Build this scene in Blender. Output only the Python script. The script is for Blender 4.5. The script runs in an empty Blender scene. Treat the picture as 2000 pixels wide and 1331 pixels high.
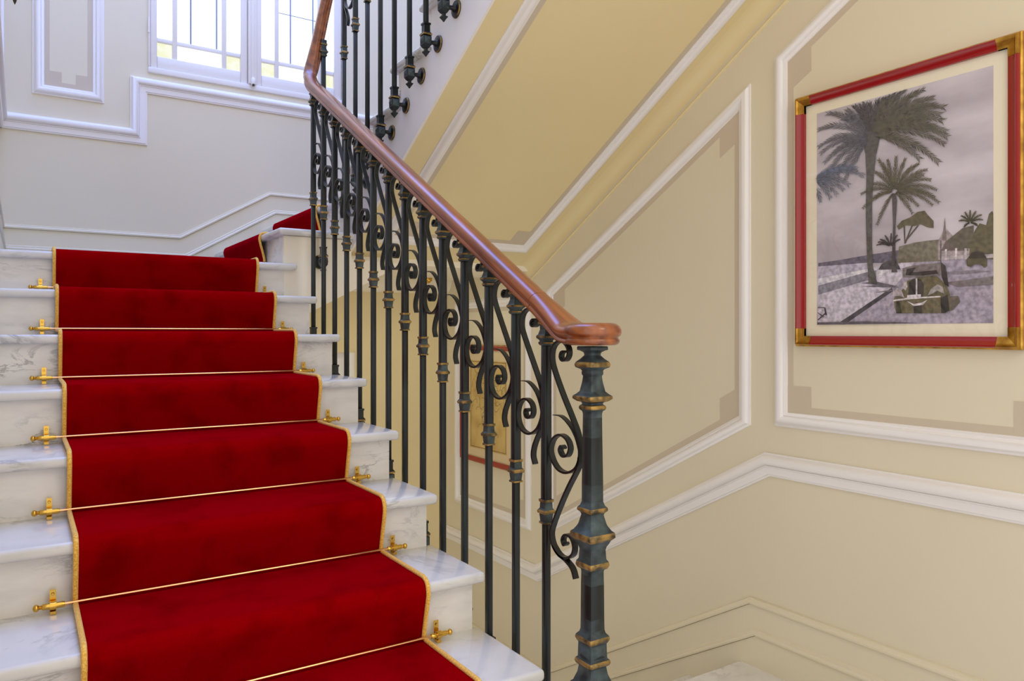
import bpy, math, random
from mathutils import Vector, Matrix
random.seed(7)
S = bpy.context.scene
COL = S.collection

# ------------------------------------------------------------------ camera, world, lights
cam_d = bpy.data.cameras.new('camera')
cam_d.sensor_width = 36.0
cam_d.lens = 36.0 * 1467.2 / 2000.0
cam_d.shift_y = -15.15 / 2000.0
cam_d.clip_start = 0.02
cam = bpy.data.objects.new('camera', cam_d)
COL.objects.link(cam)
cam.location = (0, 0, 1.326)
cam.rotation_euler = (math.radians(90), 0, -0.5783043)
S.camera = cam

W = bpy.data.worlds.new('world'); S.world = W; W.use_nodes = True
bgn = W.node_tree.nodes['Background']
bgn.inputs[0].default_value = (1.0, 0.962, 0.925, 1)
bgn.inputs[1].default_value = 1.31

def area(name, loc, rot, size, power, col, size_y=None):
    L = bpy.data.lights.new(name, 'AREA'); L.energy = power; L.color = col
    L.shape = 'RECTANGLE'; L.size = size; L.size_y = size_y or size
    o = bpy.data.objects.new(name, L); COL.objects.link(o)
    o.location = loc; o.rotation_euler = rot
    return o
# ceiling lamps of the landing behind the camera and of the landing below
area('landing_ceiling_lamp', (1.3, -0.5, 2.8), (0.25, 0.25, 0), 0.6, 8, (1.0, 0.83, 0.58))
area('lower_landing_lamp', (1.95, 3.9, 1.62), (0, 0, 0), 0.3, 1.3, (0.95, 1.0, 0.92))
# unseen blue fill light, added above the stairwell to cool the back wall
area('overhead_blue_fill', (1.0, 3.2, 6.2), (0, 0, 0), 2.4, 185, (0.07, 0.26, 1.0), 3.4)

vs = S.view_settings
vs.view_transform = 'Standard'; vs.look = 'None'; vs.exposure = 0.0; vs.gamma = 1.0
vs.use_curve_mapping = False

# ------------------------------------------------------------------ helpers
class MB:
    def __init__(s): s.v = []; s.f = []; s.m = []
    def add(s, vs, fs, mi=0):
        b = len(s.v); s.v += [tuple(p) for p in vs]
        s.f += [tuple(b + i for i in f) for f in fs]; s.m += [mi] * len(fs)
    def box(s, a, b, mi=0):
        (x0, y0, z0), (x1, y1, z1) = a, b
        v = [(x0,y0,z0),(x1,y0,z0),(x1,y1,z0),(x0,y1,z0),(x0,y0,z1),(x1,y0,z1),(x1,y1,z1),(x0,y1,z1)]
        s.add(v, [(0,3,2,1),(4,5,6,7),(0,1,5,4),(1,2,6,5),(2,3,7,6),(3,0,4,7)], mi)
    def prism(s, poly, t0, t1, fn, mi=0):
        """poly of 2D points, extruded from t0 to t1; fn(a,b,t) -> xyz"""
        n = len(poly)
        v = [fn(a, b, t0) for a, b in poly] + [fn(a, b, t1) for a, b in poly]
        f = [tuple(range(n)), tuple(range(2*n-1, n-1, -1))]
        f += [(i, n+i, n+(i+1) % n, (i+1) % n) for i in range(n)]
        s.add(v, f, mi)
    def lathe(s, prof, sides=20, c=(0,0,0), sq=False, axis='Z', gold=None):
        """prof: (h, r[, mat]) rings; sq: square section (r = half width)"""
        if sq: ang = [math.pi/4 + i*math.pi/2 for i in range(4)]; k = math.sqrt(2); sides = 4
        else: ang = [2*math.pi*i/sides for i in range(sides)]; k = 1
        def P(h, r, a):
            x, y = r*k*math.cos(a), r*k*math.sin(a)
            p = {'Z': (x, y, h), 'X': (h, x, y), 'Y': (x, h, y)}[axis]
            return (c[0]+p[0], c[1]+p[1], c[2]+p[2])
        v = [P(p[0], p[1], a) for p in prof for a in ang]
        b = len(s.v); s.v += v
        for j in range(len(prof)-1):
            mi = prof[j][2] if len(prof[j]) > 2 else 0
            for i in range(sides):
                i2 = (i+1) % sides
                s.f.append((b+j*sides+i, b+j*sides+i2, b+(j+1)*sides+i2, b+(j+1)*sides+i)); s.m.append(mi)
        s.f.append(tuple(b+i for i in reversed(range(sides)))); s.m.append(0)
        s.f.append(tuple(b+(len(prof)-1)*sides+i for i in range(sides))); s.m.append(0)
    def sweep(s, frames, prof, closed_path=False, closed_prof=True, caps=True, mi=0):
        """frames: (origin, axisA, axisB); prof: (a,b) points"""
        n = len(prof); b = len(s.v)
        for o, A, B in frames:
            for p, q in prof: s.v.append(tuple(o + A*p + B*q))
        m = len(frames)
        for j in range(m if closed_path else m-1):
            j2 = (j+1) % m
            for i in range(n if closed_prof else n-1):
                i2 = (i+1) % n
                s.f.append((b+j*n+i, b+j*n+i2, b+j2*n+i2, b+j2*n+i)); s.m.append(mi)
        if caps and not closed_path:
            s.f.append(tuple(b+i for i in reversed(range(n)))); s.m.append(mi)
            s.f.append(tuple(b+(m-1)*n+i for i in range(n))); s.m.append(mi)
    def mesh(s, name, smooth=None):
        me = bpy.data.meshes.new(name); me.from_pydata(s.v, [], s.f)
        me.polygons.foreach_set('material_index', s.m)
        me.update()
        import bmesh
        bm = bmesh.new(); bm.from_mesh(me)
        bmesh.ops.recalc_face_normals(bm, faces=bm.faces); bm.to_mesh(me); bm.free()
        if smooth is not None:
            me.polygons.foreach_set('use_smooth', [True]*len(me.polygons))
            me.set_sharp_from_angle(angle=math.radians(smooth))
        return me
    def build(s, name, mats, parent=None, smooth=None, bevel=None, **tags):
        return obj(name, s.mesh(name, smooth), mats, parent, bevel, **tags)

def obj(name, me, mats, parent=None, bevel=None, **tags):
    o = bpy.data.objects.new(name, me); COL.objects.link(o)
    if mats is not None and not me.materials:
        for m in (mats if isinstance(mats, (list, tuple)) else [mats]): me.materials.append(m)
    if parent: o.parent = parent
    if bevel:
        b = o.modifiers.new('bevel', 'BEVEL'); b.width = bevel[0]; b.segments = bevel[1]; b.limit_method = 'ANGLE'
        b.harden_normals = False
        me.polygons.foreach_set('use_smooth', [True]*len(me.polygons))
    for k, v in tags.items(): o[k] = v
    return o

def empty(name, loc, label, cat, group=None):
    o = bpy.data.objects.new(name, None); COL.objects.link(o); o.location = loc
    o.empty_display_size = 0.05
    o['label'] = label; o['category'] = cat
    if group: o['group'] = group
    return o

def catmull(pts, n=8):
    out = []
    P = [Vector(p) for p in pts]; P = [2*P[0]-P[1]] + P + [2*P[-1]-P[-2]]
    for i in range(1, len(P)-2):
        for k in range(n):
            t = k/n; a, b, c, d = P[i-1], P[i], P[i+1], P[i+2]
            out.append(0.5*((2*b)+(c-a)*t+(2*a-5*b+4*c-d)*t*t+(3*b-a-3*c+d)*t**3))
    out.append(P[-2]); return out

# ------------------------------------------------------------------ materials
def srgb(r, g, b):
    def f(c):
        c /= 255.0
        return c/12.92 if c <= 0.04045 else ((c+0.055)/1.055)**2.4
    return (f(r), f(g), f(b), 1)

def mat(name, col, rough=0.6, metal=0.0, **kw):
    m = bpy.data.materials.new(name); m.use_nodes = True
    p = m.node_tree.nodes['Principled BSDF']
    p.inputs['Base Color'].default_value = col if len(col) == 4 else (*col, 1)
    p.inputs['Roughness'].default_value = rough; p.inputs['Metallic'].default_value = metal
    for k, v in kw.items(): p.inputs[k.replace('_', ' ')].default_value = v
    return m

def nodes(m):
    nt = m.node_tree; return nt, nt.nodes, nt.links, nt.nodes['Principled BSDF']

def noise_mix(m, c1, c2, scale=4, detail=4, lo=0.4, hi=0.6, stretch=(1,1,1), bump=0, bscale=60, rnd=False, out='Base Color', tilt=0):
    nt, N, L, p = nodes(m)
    g = N.new('ShaderNodeNewGeometry'); mp = N.new('ShaderNodeVectorMath'); mp.operation = 'MULTIPLY'
    mp.inputs[1].default_value = stretch
    src = g.outputs['Position']
    if tilt:
        ro = N.new('ShaderNodeVectorRotate'); ro.rotation_type = 'X_AXIS'; ro.inputs['Angle'].default_value = tilt
        L.new(src, ro.inputs['Vector']); src = ro.outputs[0]
    L.new(src, mp.inputs[0]); vec = mp.outputs[0]
    if rnd:
        oi = N.new('ShaderNodeObjectInfo'); mu = N.new('ShaderNodeMath'); mu.operation = 'MULTIPLY'; mu.inputs[1].default_value = 17.3
        L.new(oi.outputs['Random'], mu.inputs[0])
        ad = N.new('ShaderNodeVectorMath'); ad.operation = 'ADD'
        L.new(vec, ad.inputs[0]); L.new(mu.outputs[0], ad.inputs[1]); vec = ad.outputs[0]
    n = N.new('ShaderNodeTexNoise'); n.inputs['Scale'].default_value = scale; n.inputs['Detail'].default_value = detail
    L.new(vec, n.inputs['Vector'])
    r = N.new('ShaderNodeValToRGB'); r.color_ramp.elements[0].position = lo; r.color_ramp.elements[1].position = hi
    r.color_ramp.elements[0].color = c1; r.color_ramp.elements[1].color = c2
    L.new(n.outputs['Fac'], r.inputs[0]); L.new(r.outputs[0], p.inputs[out])
    if bump:
        n2 = N.new('ShaderNodeTexNoise'); n2.inputs['Scale'].default_value = bscale; n2.inputs['Detail'].default_value = 3
        L.new(vec, n2.inputs['Vector'])
        b = N.new('ShaderNodeBump'); b.inputs['Strength'].default_value = bump; b.inputs['Distance'].default_value = 0.002
        L.new(n2.outputs['Fac'], b.inputs['Height']); L.new(b.outputs[0], p.inputs['Normal'])
    return vec

def cream_paint(name, c1, c2, rough=0.55):
    m = mat(name, c1, rough); noise_mix(m, c1, c2, 1.3, 3, 0.3, 0.7, bump=0.03, bscale=90); return m
M = {}
M['wall'] = cream_paint('wall_paint', srgb(224, 214, 188), srgb(228, 218, 193))
M['soffit'] = cream_paint('soffit_paint', srgb(231, 213, 164), srgb(235, 218, 170))
M['base'] = cream_paint('baseboard_paint', srgb(226, 216, 188), srgb(230, 220, 194), 0.45)
M['greige'] = cream_paint('greige_border_paint', srgb(204, 190, 168), srgb(208, 194, 173))
M['stringer'] = cream_paint('stringer_paint', srgb(245, 237, 217), srgb(247, 240, 221))
M['white'] = cream_paint('white_trim_paint', srgb(240, 236, 234), srgb(243, 240, 238), 0.4)
M['winpaint'] = cream_paint('window_paint', srgb(235, 230, 226), srgb(238, 234, 230), 0.35)
M['joint'] = mat('joint_dark', srgb(90, 80, 70), 0.8)

def marble(name, base, vein, scale):
    m = mat(name, base, 0.18, Coat_Weight=0.3, Coat_Roughness=0.08)
    nt, N, L, p = nodes(m)
    g = N.new('ShaderNodeNewGeometry'); oi = N.new('ShaderNodeObjectInfo')
    mu = N.new('ShaderNodeMath'); mu.operation = 'MULTIPLY'; mu.inputs[1].default_value = 23.7
    L.new(oi.outputs['Random'], mu.inputs[0])
    ad = N.new('ShaderNodeVectorMath'); ad.operation = 'ADD'
    L.new(g.outputs['Position'], ad.inputs[0]); L.new(mu.outputs[0], ad.inputs[1])
    rot = N.new('ShaderNodeMapping'); L.new(ad.outputs[0], rot.inputs['Vector'])
    rot.inputs['Rotation'].default_value = (0.5, 0.7, 0.4)
    rot.inputs['Scale'].default_value = (1, 1, 3.0)
    n1 = N.new('ShaderNodeTexNoise'); n1.inputs['Scale'].default_value = scale; n1.inputs['Detail'].default_value = 8
    n1.inputs['Roughness'].default_value = 0.62; n1.inputs['Distortion'].default_value = 0.7
    L.new(rot.outputs[0], n1.inputs['Vector'])
    # thin veins where noise crosses 0.5
    s1 = N.new('ShaderNodeMath'); s1.operation = 'SUBTRACT'; s1.inputs[1].default_value = 0.5
    ab = N.new('ShaderNodeMath'); ab.operation = 'ABSOLUTE'
    L.new(n1.outputs['Fac'], s1.inputs[0]); L.new(s1.outputs[0], ab.inputs[0])
    r1 = N.new('ShaderNodeValToRGB'); r1.color_ramp.elements[0].position = 0.0; r1.color_ramp.elements[1].position = 0.035
    r1.color_ramp.elements[0].color = (1,1,1,1); r1.color_ramp.elements[1].color = (0,0,0,1)
    L.new(ab.outputs[0], r1.inputs[0])
    n2 = N.new('ShaderNodeTexNoise'); n2.inputs['Scale'].default_value = 5; n2.inputs['Detail'].default_value = 4
    L.new(ad.outputs[0], n2.inputs['Vector'])
    r2 = N.new('ShaderNodeValToRGB'); r2.color_ramp.elements[0].position = 0.45; r2.color_ramp.elements[1].position = 0.72
    L.new(n2.outputs['Fac'], r2.inputs[0])
    mm = N.new('ShaderNodeMath'); mm.operation = 'MULTIPLY'
    L.new(r1.outputs[0], mm.inputs[0]); L.new(r2.outputs[0], mm.inputs[1])
    cl = N.new('ShaderNodeMixRGB'); cl.inputs[1].default_value = base
    cl.inputs[2].default_value = tuple(0.86*c for c in base[:3]) + (1,)
    n3 = N.new('ShaderNodeTexNoise'); n3.inputs['Scale'].default_value = 7; n3.inputs['Detail'].default_value = 6
    L.new(rot.outputs[0], n3.inputs['Vector'])
    r3 = N.new('ShaderNodeValToRGB'); r3.color_ramp.elements[0].position = 0.45; r3.color_ramp.elements[1].position = 0.75
    L.new(n3.outputs['Fac'], r3.inputs[0]); L.new(r3.outputs[0], cl.inputs[0])
    mx = N.new('ShaderNodeMixRGB'); mx.inputs[2].default_value = vein
    L.new(mm.outputs[0], mx.inputs[0]); L.new(cl.outputs[0], mx.inputs[1])
    L.new(mx.outputs[0], p.inputs['Base Color'])
    return m
M['tread'] = marble('tread_marble', srgb(228, 227, 221), srgb(160, 160, 161), 3.0)
M['riser'] = marble('riser_marble', srgb(238, 234, 226), srgb(120, 118, 116), 4.5)
M['floor'] = marble('floor_marble', srgb(232, 230, 226), srgb(165, 163, 160), 6.0)

m = mat('red_velvet', srgb(150, 0, 12), 0.9, Sheen_Weight=0.30, Sheen_Roughness=0.35, Specular_IOR_Level=0.0)
m.node_tree.nodes['Principled BSDF'].inputs['Sheen Tint'].default_value = (1.0, 0.0, 0.05, 1)
noise_mix(m, srgb(122, 0, 2), srgb(144, 0, 5), 9, 5, 0.30, 0.52, bump=0.5, bscale=900)
M['carpet'] = m
m = mat('gold_braid', srgb(214, 160, 45), 0.7, Sheen_Weight=0.2)
noise_mix(m, srgb(228, 162, 36), srgb(255, 212, 104), 260, 2, 0.35, 0.65, bump=0.4, bscale=500); M['braid'] = m
M['brass'] = mat('polished_brass', srgb(226, 180, 80), 0.18, 1.0)
M['rod'] = mat('rose_brass', srgb(238, 186, 130), 0.15, 1.0)
m = mat('patinated_iron', (0.02, 0.025, 0.026, 1), 0.34, 0.0, Specular_IOR_Level=0.38)
noise_mix(m, (0.005, 0.006, 0.006, 1), (0.018, 0.027, 0.028, 1), 14, 5, 0.38, 0.7, stretch=(1,1,0.4)); M['iron'] = m
m = mat('verdigris_iron', (0.05, 0.075, 0.08, 1), 0.42, 0.0, Specular_IOR_Level=0.4)
noise_mix(m, (0.014, 0.021, 0.024, 1), (0.060, 0.090, 0.096, 1), 30, 4, 0.35, 0.7); M['verdi'] = m
m = mat('half_patinated_iron', (0.02, 0.03, 0.03, 1), 0.38, 0.0, Specular_IOR_Level=0.4)
noise_mix(m, (0.008, 0.011, 0.012, 1), (0.036, 0.054, 0.057, 1), 26, 4, 0.35, 0.7); M['mid'] = m
m = mat('rubbed_gold_iron', (0.25, 0.15, 0.04, 1), 0.42, 0.5)
noise_mix(m, (0.07, 0.055, 0.028, 1), (0.42, 0.26, 0.07, 1), 45, 4, 0.36, 0.62); M['rub'] = m
m = mat('varnished_wood', srgb(160, 84, 36), 0.3, Coat_Weight=0.5, Coat_Roughness=0.16)
noise_mix(m, srgb(100, 46, 18), srgb(168, 94, 42), 9, 5, 0.3, 0.7, stretch=(5, 0.5, 5), tilt=-0.531); M['wood'] = m
M['redframe'] = mat('red_lacquer', srgb(150, 10, 14), 0.25, Coat_Weight=0.4)
m = mat('gilt', srgb(205, 150, 50), 0.3, 0.9)
noise_mix(m, srgb(150, 102, 30), srgb(222, 172, 76), 25, 4, 0.3, 0.7); M['gilt'] = m
M['mat'] = mat('mat_board', srgb(246, 236, 210), 0.6)
M['bronze'] = mat('dark_bronze', srgb(70, 56, 46), 0.4, 0.6)

def glow(name, c1, c2, strength, scale, stretch):
    m = bpy.data.materials.new(name); m.use_nodes = True
    nt = m.node_tree; N = nt.nodes; L = nt.links; N.remove(N['Principled BSDF'])
    e = N.new('ShaderNodeEmission'); e.inputs[1].default_value = strength
    L.new(e.outputs[0], N['Material Output'].inputs[0])
    g = N.new('ShaderNodeNewGeometry'); v = N.new('ShaderNodeVectorMath'); v.operation = 'MULTIPLY'; v.inputs[1].default_value = stretch
    L.new(g.outputs['Position'], v.inputs[0])
    n = N.new('ShaderNodeTexNoise'); n.inputs['Scale'].default_value = scale; n.inputs['Detail'].default_value = 5
    L.new(v.outputs[0], n.inputs['Vector'])
    r = N.new('ShaderNodeValToRGB'); r.color_ramp.elements[0].position = 0.4; r.color_ramp.elements[1].position = 0.6
    r.color_ramp.elements[0].color = c1; r.color_ramp.elements[1].color = c2
    L.new(n.outputs['Fac'], r.inputs[0]); L.new(r.outputs[0], e.inputs[0])
    return m
WIN = 2.2
M['pane'] = glow('daylit_frosted_glass', (0.72, 0.78, 0.86, 1), (0.92, 0.97, 1.0, 1), WIN, 2.2, (1, 1, 1))
M['paneyellow'] = glow('daylit_yellow_glass', (0.94, 0.96, 0.66, 1), (1.0, 1.0, 0.86, 1), 1.0, 30, (1, 1, 1))
M['lead'] = mat('lead_strip', srgb(150, 165, 190), 0.5)

# ------------------------------------------------------------------ dimensions
R = 0.165; T = 0.28427
XL = -0.098; XR = 2.455          # side walls
YB = 4.90; YBL = 4.60            # back wall, and the thicker wall below the upper landing
XE = 1.0835                      # open end of the main flight's treads
XS = 1.058                       # main flight's outer face
X3 = 1.36                        # inner face of the flight above
def N(n): return 1.506 + T*(n-3)
def zt(n): return R*n
LOW = -5*R                       # landing below

fX = lambda a, b, t: (t, a, b)   # (y,z) polygon extruded along x
fY = lambda a, b, t: (a, t, b)   # (x,z) polygon extruded along y
fZ = lambda a, b, t: (a, b, t)

# ------------------------------------------------------------------ walls and floors
def struct(name, mb, m, smooth=None, **kw):
    return mb.build(name, m, None, smooth, kind='structure', **kw)
b = MB(); b.prism([(0.95, -0.02), (YB+0.2, -0.02), (YB+0.2, 4.6), (0.95, 4.6)], XL-0.14, XL, fX)
struct('wall_left', b, M['wall'])
b = MB(); b.prism([(-1.6, LOW-0.2), (YB+0.2, LOW-0.2), (YB+0.2, 4.6), (-1.6, 4.6)], XR, XR+0.2, fX)
struct('wall_right', b, M['wall'])
WX0, WX1, WZ0, WZ1 = 0.625, 1.83, 2.872, 4.45
b = MB()
b.box((XL, YB, 1.30), (WX0, YB+0.2, 4.6)); b.box((WX1, YB, 1.30), (XR, YB+0.2, 4.6))
b.box((WX0, YB, 1.30), (WX1, YB+0.2, WZ0)); b.box((WX0, YB, WZ1), (WX1, YB+0.2, 4.6))
struct('wall_back', b, M['wall'])
b = MB(); b.box((-0.05, YBL, LOW-0.05), (1.30, YBL+0.25, 1.36)); b.box((1.30, YBL, 1.20), (1.775, YBL+0.25, 1.675)); b.box((1.775, YBL, LOW-0.05), (XR, YBL+0.25, 1.675))
struct('wall_back_lower', b, M['soffit'])
b = MB(); b.box((XL, -1.6, -0.16), (1.36, 2.0, -0.001)); b.box((1.36, -1.6, -0.16), (XR, 2.0, -0.03))
struct('floor', b, M['floor'])
b = MB(); b.box((0.2, 3.16, LOW-0.12), (XR, YBL, LOW))
struct('floor_lower', b, M['floor'])

# door in the wall below the landing
d = empty('door_1', (1.54, YBL, LOW), 'x', 'x'); del d['label'], d['category']; d['kind'] = 'structure'
def rel(mb, o):
    l = o.location; mb.v = [(x-l.x, y-l.y, z-l.z) for x, y, z in mb.v]; return mb
b = MB(); b.box((1.30, YBL+0.06, LOW), (1.752, YBL+0.10, 1.20)); rel(b, d).build('door_leaf', M['white'], d)
b = MB(); b.box((1.752, YBL-0.012, LOW), (1.79, YBL+0.12, 1.20)); rel(b, d).build('door_casing', M['white'], d, bevel=(0.004, 2))

# ------------------------------------------------------------------ staircases
def slab(x0, x1, y0, y1, z, th=0.031, bev=0.011):
    b = MB(); b.box((x0, y0, z-th), (x1, y1, z)); return b

main = empty('staircase', (0.5, 0.94, 0), 'white marble staircase carrying the red carpet runner', 'staircase')
for n in range(1, 11):
    x1 = XE if n > 2 else 1.22
    y1 = N(n+1)+0.05 if n < 10 else YB
    rel(slab(XL, x1, N(n), y1, zt(n)), main).build('tread', M['tread'], main, bevel=(0.012, 4))
    b = MB(); b.box((XL, N(n)+0.035, zt(n-1)), (XS, N(n)+0.06, zt(n)-0.031))
    rel(b, main).build('riser', M['riser'], main)
# body of the flight below treads
pts = [(N(1)+0.05, 0.0)]
for n in range(1, 11):
    pts += [(N(n)+0.06, zt(n-1)-0.031 if n > 1 else 0.0), (N(n)+0.06, zt(n)-0.032)]
pts += [(YB, zt(10)-0.032), (YB, 1.36), (3.53, 1.36), (3.40, 1.30), (N(3)+0.2, 0.20), (N(3)-0.15, 0.0)]
b = MB(); b.prism(pts, XL+0.002, XS-0.002, fX); rel(b, main).build('stair_body', M['stringer'], main)
# the short flight along the window wall
N11, N12 = 0.9966, 0.9966+T
Y2 = 3.53
rel(slab(N11, 1.38, N(10), YB, zt(11)), main).build('tread', M['tread'], main, bevel=(0.012, 4))
b = MB(); b.box((N11+0.03, Y2+0.012, zt(10)), (N11+0.055, YB, zt(11)-0.031)); rel(b, main).build('riser', M['riser'], main)
b = MB(); b.box((N12+0.03, Y2+0.03, zt(11)), (N12+0.055, YB, zt(12)-0.031)); rel(b, main).build('riser', M['riser'], main)
rel(slab(N12, XR, Y2, YB, zt(12)), main).build('landing_slab', M['tread'], main, bevel=(0.012, 4))
b = MB(); b.prism([(N11+0.0315, zt(11)-0.033), (1.36, zt(11)-0.033), (1.36, 1.69), (1.62, 1.68), (1.62, 1.668), (1.06, 1.374), (N11+0.0315, 1.36)], Y2, YB-0.002, fY)
b.box((1.36, Y2+0.05, 1.68), (XR, YB-0.002, zt(12)-0.033))
rel(b, main).build('stringer', M['stringer'], main)

up = empty('upper_staircase', (1.9, 3.58, zt(12)), 'underside of the next flight with yellow panelled soffit and white stringer', 'staircase')
def Nu(k): return 3.58 - T*(k-1)
NU = 11
MS = 0.56
def zs(y): return 1.70 + MS*(3.598-y)
for k in range(1, NU+1):
    z = zt(12)+R*k
    rel(slab(X3-0.03, XR, Nu(k)-T-0.035, Nu(k), z), up).build('tread', M['tread'], up, bevel=(0.012, 4))
    b = MB(); b.box((X3, Nu(k)-0.06, z-R), (XR, Nu(k)-0.035, z-0.031)); rel(b, up).build('riser', M['riser'], up)
yend = Nu(NU)-T
top = []
for k in range(1, NU+1):
    z = zt(12)+R*k
    top += [(Nu(k)-0.06, z-R-0.031), (Nu(k)-0.06, z-0.032)]
top += [(yend, zt(12)+R*NU-0.032), (yend, zs(yend))]
top += [(3.61, zs(3.61)), (3.61, zt(12)-0.035)]
b = MB(); b.prism(top, X3+0.012, XR, fX); rel(b, up).build('soffit', M['soffit'], up)
b = MB(); b.prism(top, X3, X3+0.012, fX); rel(b, up).build('stringer', M['white'], up)

lo = empty('lower_staircase', (1.9, 2.0, -0.2), 'marble steps going down along the right wall', 'staircase')
def Nd(k): return 2.047 + T*k
for k in range(0, 5):
    rel(slab(X3-0.03 if k else XL, XR, (Nd(k)-T-0.04) if k else 1.2, Nd(k), -R*k), lo).build('tread', M['floor'], lo, bevel=(0.012, 4)) if k else None
    b = MB(); b.box((X3, Nd(k)-0.06, -R*(k+1)), (XR, Nd(k)-0.035, -R*k-0.031)); rel(b, lo).build('riser', M['riser'], lo)
rel(slab(1.36, XR, -1.6, Nd(0), 0), lo).build('landing_edge', M['floor'], lo, bevel=(0.012, 4))
pl = [(2.0, -0.04)]
for k in range(0, 5): pl += [(Nd(k)-0.06, -R*k-0.032), (Nd(k)-0.06, -R*(k+1)-0.032)]
pl += [(3.17, LOW-0.01), (2.9, LOW-0.12), (2.0, -0.35)]
b = MB(); b.prism(pl, X3+0.002, XR, fX); rel(b, lo).build('stair_body', M['stringer'], lo)

# ------------------------------------------------------------------ mouldings
def wall_frames(pts, to3, nrm, closed):
    """pts 2D polyline in wall plane -> frames with mitres. profile a = across (left of travel), b = out of wall"""
    P = [Vector(p) for p in pts]; n = len(P); fr = []
    for i in range(n):
        if closed: d0 = (P[i]-P[i-1]).normalized(); d1 = (P[(i+1) % n]-P[i]).normalized()
        else:
            d0 = (P[i]-P[i-1]).normalized() if i else (P[1]-P[0]).normalized()
            d1 = (P[i+1]-P[i]).normalized() if i < n-1 else d0
        n0 = Vector((-d0.y, d0.x)); n1 = Vector((-d1.y, d1.x))
        mt = (n0+n1); mt = mt / mt.dot(n0) if mt.length > 1e-6 else n0
        o = to3(P[i]); q = to3(P[i]+mt)
        fr.append((o, q-o, nrm))
    return fr
right3 = lambda p: Vector((XR, p[0], p[1])); nR = Vector((-1, 0, 0))
back3 = lambda p: Vector((p[0], YB, p[1])); nB = Vector((0, -1, 0))
lowb3 = lambda p: Vector((p[0], YBL, p[1]))
left3 = lambda p: Vector((XL, p[0], p[1])); nL = Vector((1, 0, 0))
soff_n = Vector((0, -MS, -1)).normalized()
soff3 = lambda p: Vector((p[0], 3.598 - p[1], 1.70 + MS*p[1]))

def arc(ca, cb, r, a0, a1, n=7):
    return [(ca+r*math.cos(math.radians(a0+(a1-a0)*i/n)), cb+r*math.sin(math.radians(a0+(a1-a0)*i/n))) for i in range(n+1)]
# chair rail: a from -0.045 (low) to +0.045 (high), b out of wall
RAIL = [(-0.046, 0), (-0.046, 0.007), (-0.042, 0.009), (-0.039, 0.009), (-0.037, 0.013), (-0.010, 0.016), (-0.007, 0.021), (-0.004, 0.021), (-0.003, 0.018)] \
     + arc(0.017, 0.014, 0.020, 170, 20, 8) + [(0.039, 0.012), (0.041, 0.010), (0.044, 0.010), (0.044, 0)]
PANEL = [(-0.029, 0), (-0.029, 0.005), (-0.024, 0.006), (-0.021, 0.008)] + arc(-0.004, 0.006, 0.0165, 165, 10, 7) + [(0.016, 0.010), (0.019, 0.008), (0.026, 0.006), (0.028, 0)]
BASE = [(-0.267, 0), (-0.267, 0.020), (-0.143, 0.020), (-0.142, 0.016), (-0.140, 0.028), (-0.133, 0.029), (-0.126, 0.022), (-0.120, 0.022), (-0.114, 0.012), (-0.026, 0.012), (-0.025, 0.009), (-0.023, 0.021), (-0.016, 0.022), (-0.009, 0.014), (-0.003, 0.013), (0, 0.004), (0, 0)]
trim_no = [0]
def trim(pts, to3, nrm, prof, m, closed=False, name=None, flip=False):
    fr = wall_frames(pts, to3, nrm, closed)
    if flip: prof = [(-a, c) for a, c in prof]
    b = MB(); b.sweep(fr, prof, closed_path=closed, closed_prof=not closed or True)
    if name is None: trim_no[0] += 1; name = 'trim_%d' % trim_no[0]
    return struct(name, b, m, smooth=35)
# right wall: travel in +y (away): left normal of (dy,dz)=(1,0) is (0,1) = up
trim([(-1.6, 0.811), (1.920, 0.811), (3.496, -0.040), (4.60, -0.040)], right3, nR, RAIL, M['white'])
zb = 0.267
trim([(-1.6, zb), (2.003, zb), (3.413, -0.558), (4.60, -0.558)], right3, nR, BASE, M['base'], name='baseboard_right')
# fill below the sloped base, down to the steps
# back wall: rail with the jog up under the window
trim([(XL, 2.479), (0.575, 2.479), (0.575, 2.786), (XR, 2.786)], back3, nB, RAIL, M['white'])
trim([(XL, 1.917), (0.797, 1.917), (1.331, 2.232), (XR, 2.232)], back3, nB, BASE, M['base'], name='baseboard_back')
# left wall: follows the stairs, then level
trim([(3.12, 2.479), (YB, 2.479)], left3, nL, RAIL, M['white'])
trim([(3.50, 1.917), (YB, 1.917)], left3, nL, BASE, M['base'], name='baseboard_left')

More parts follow.
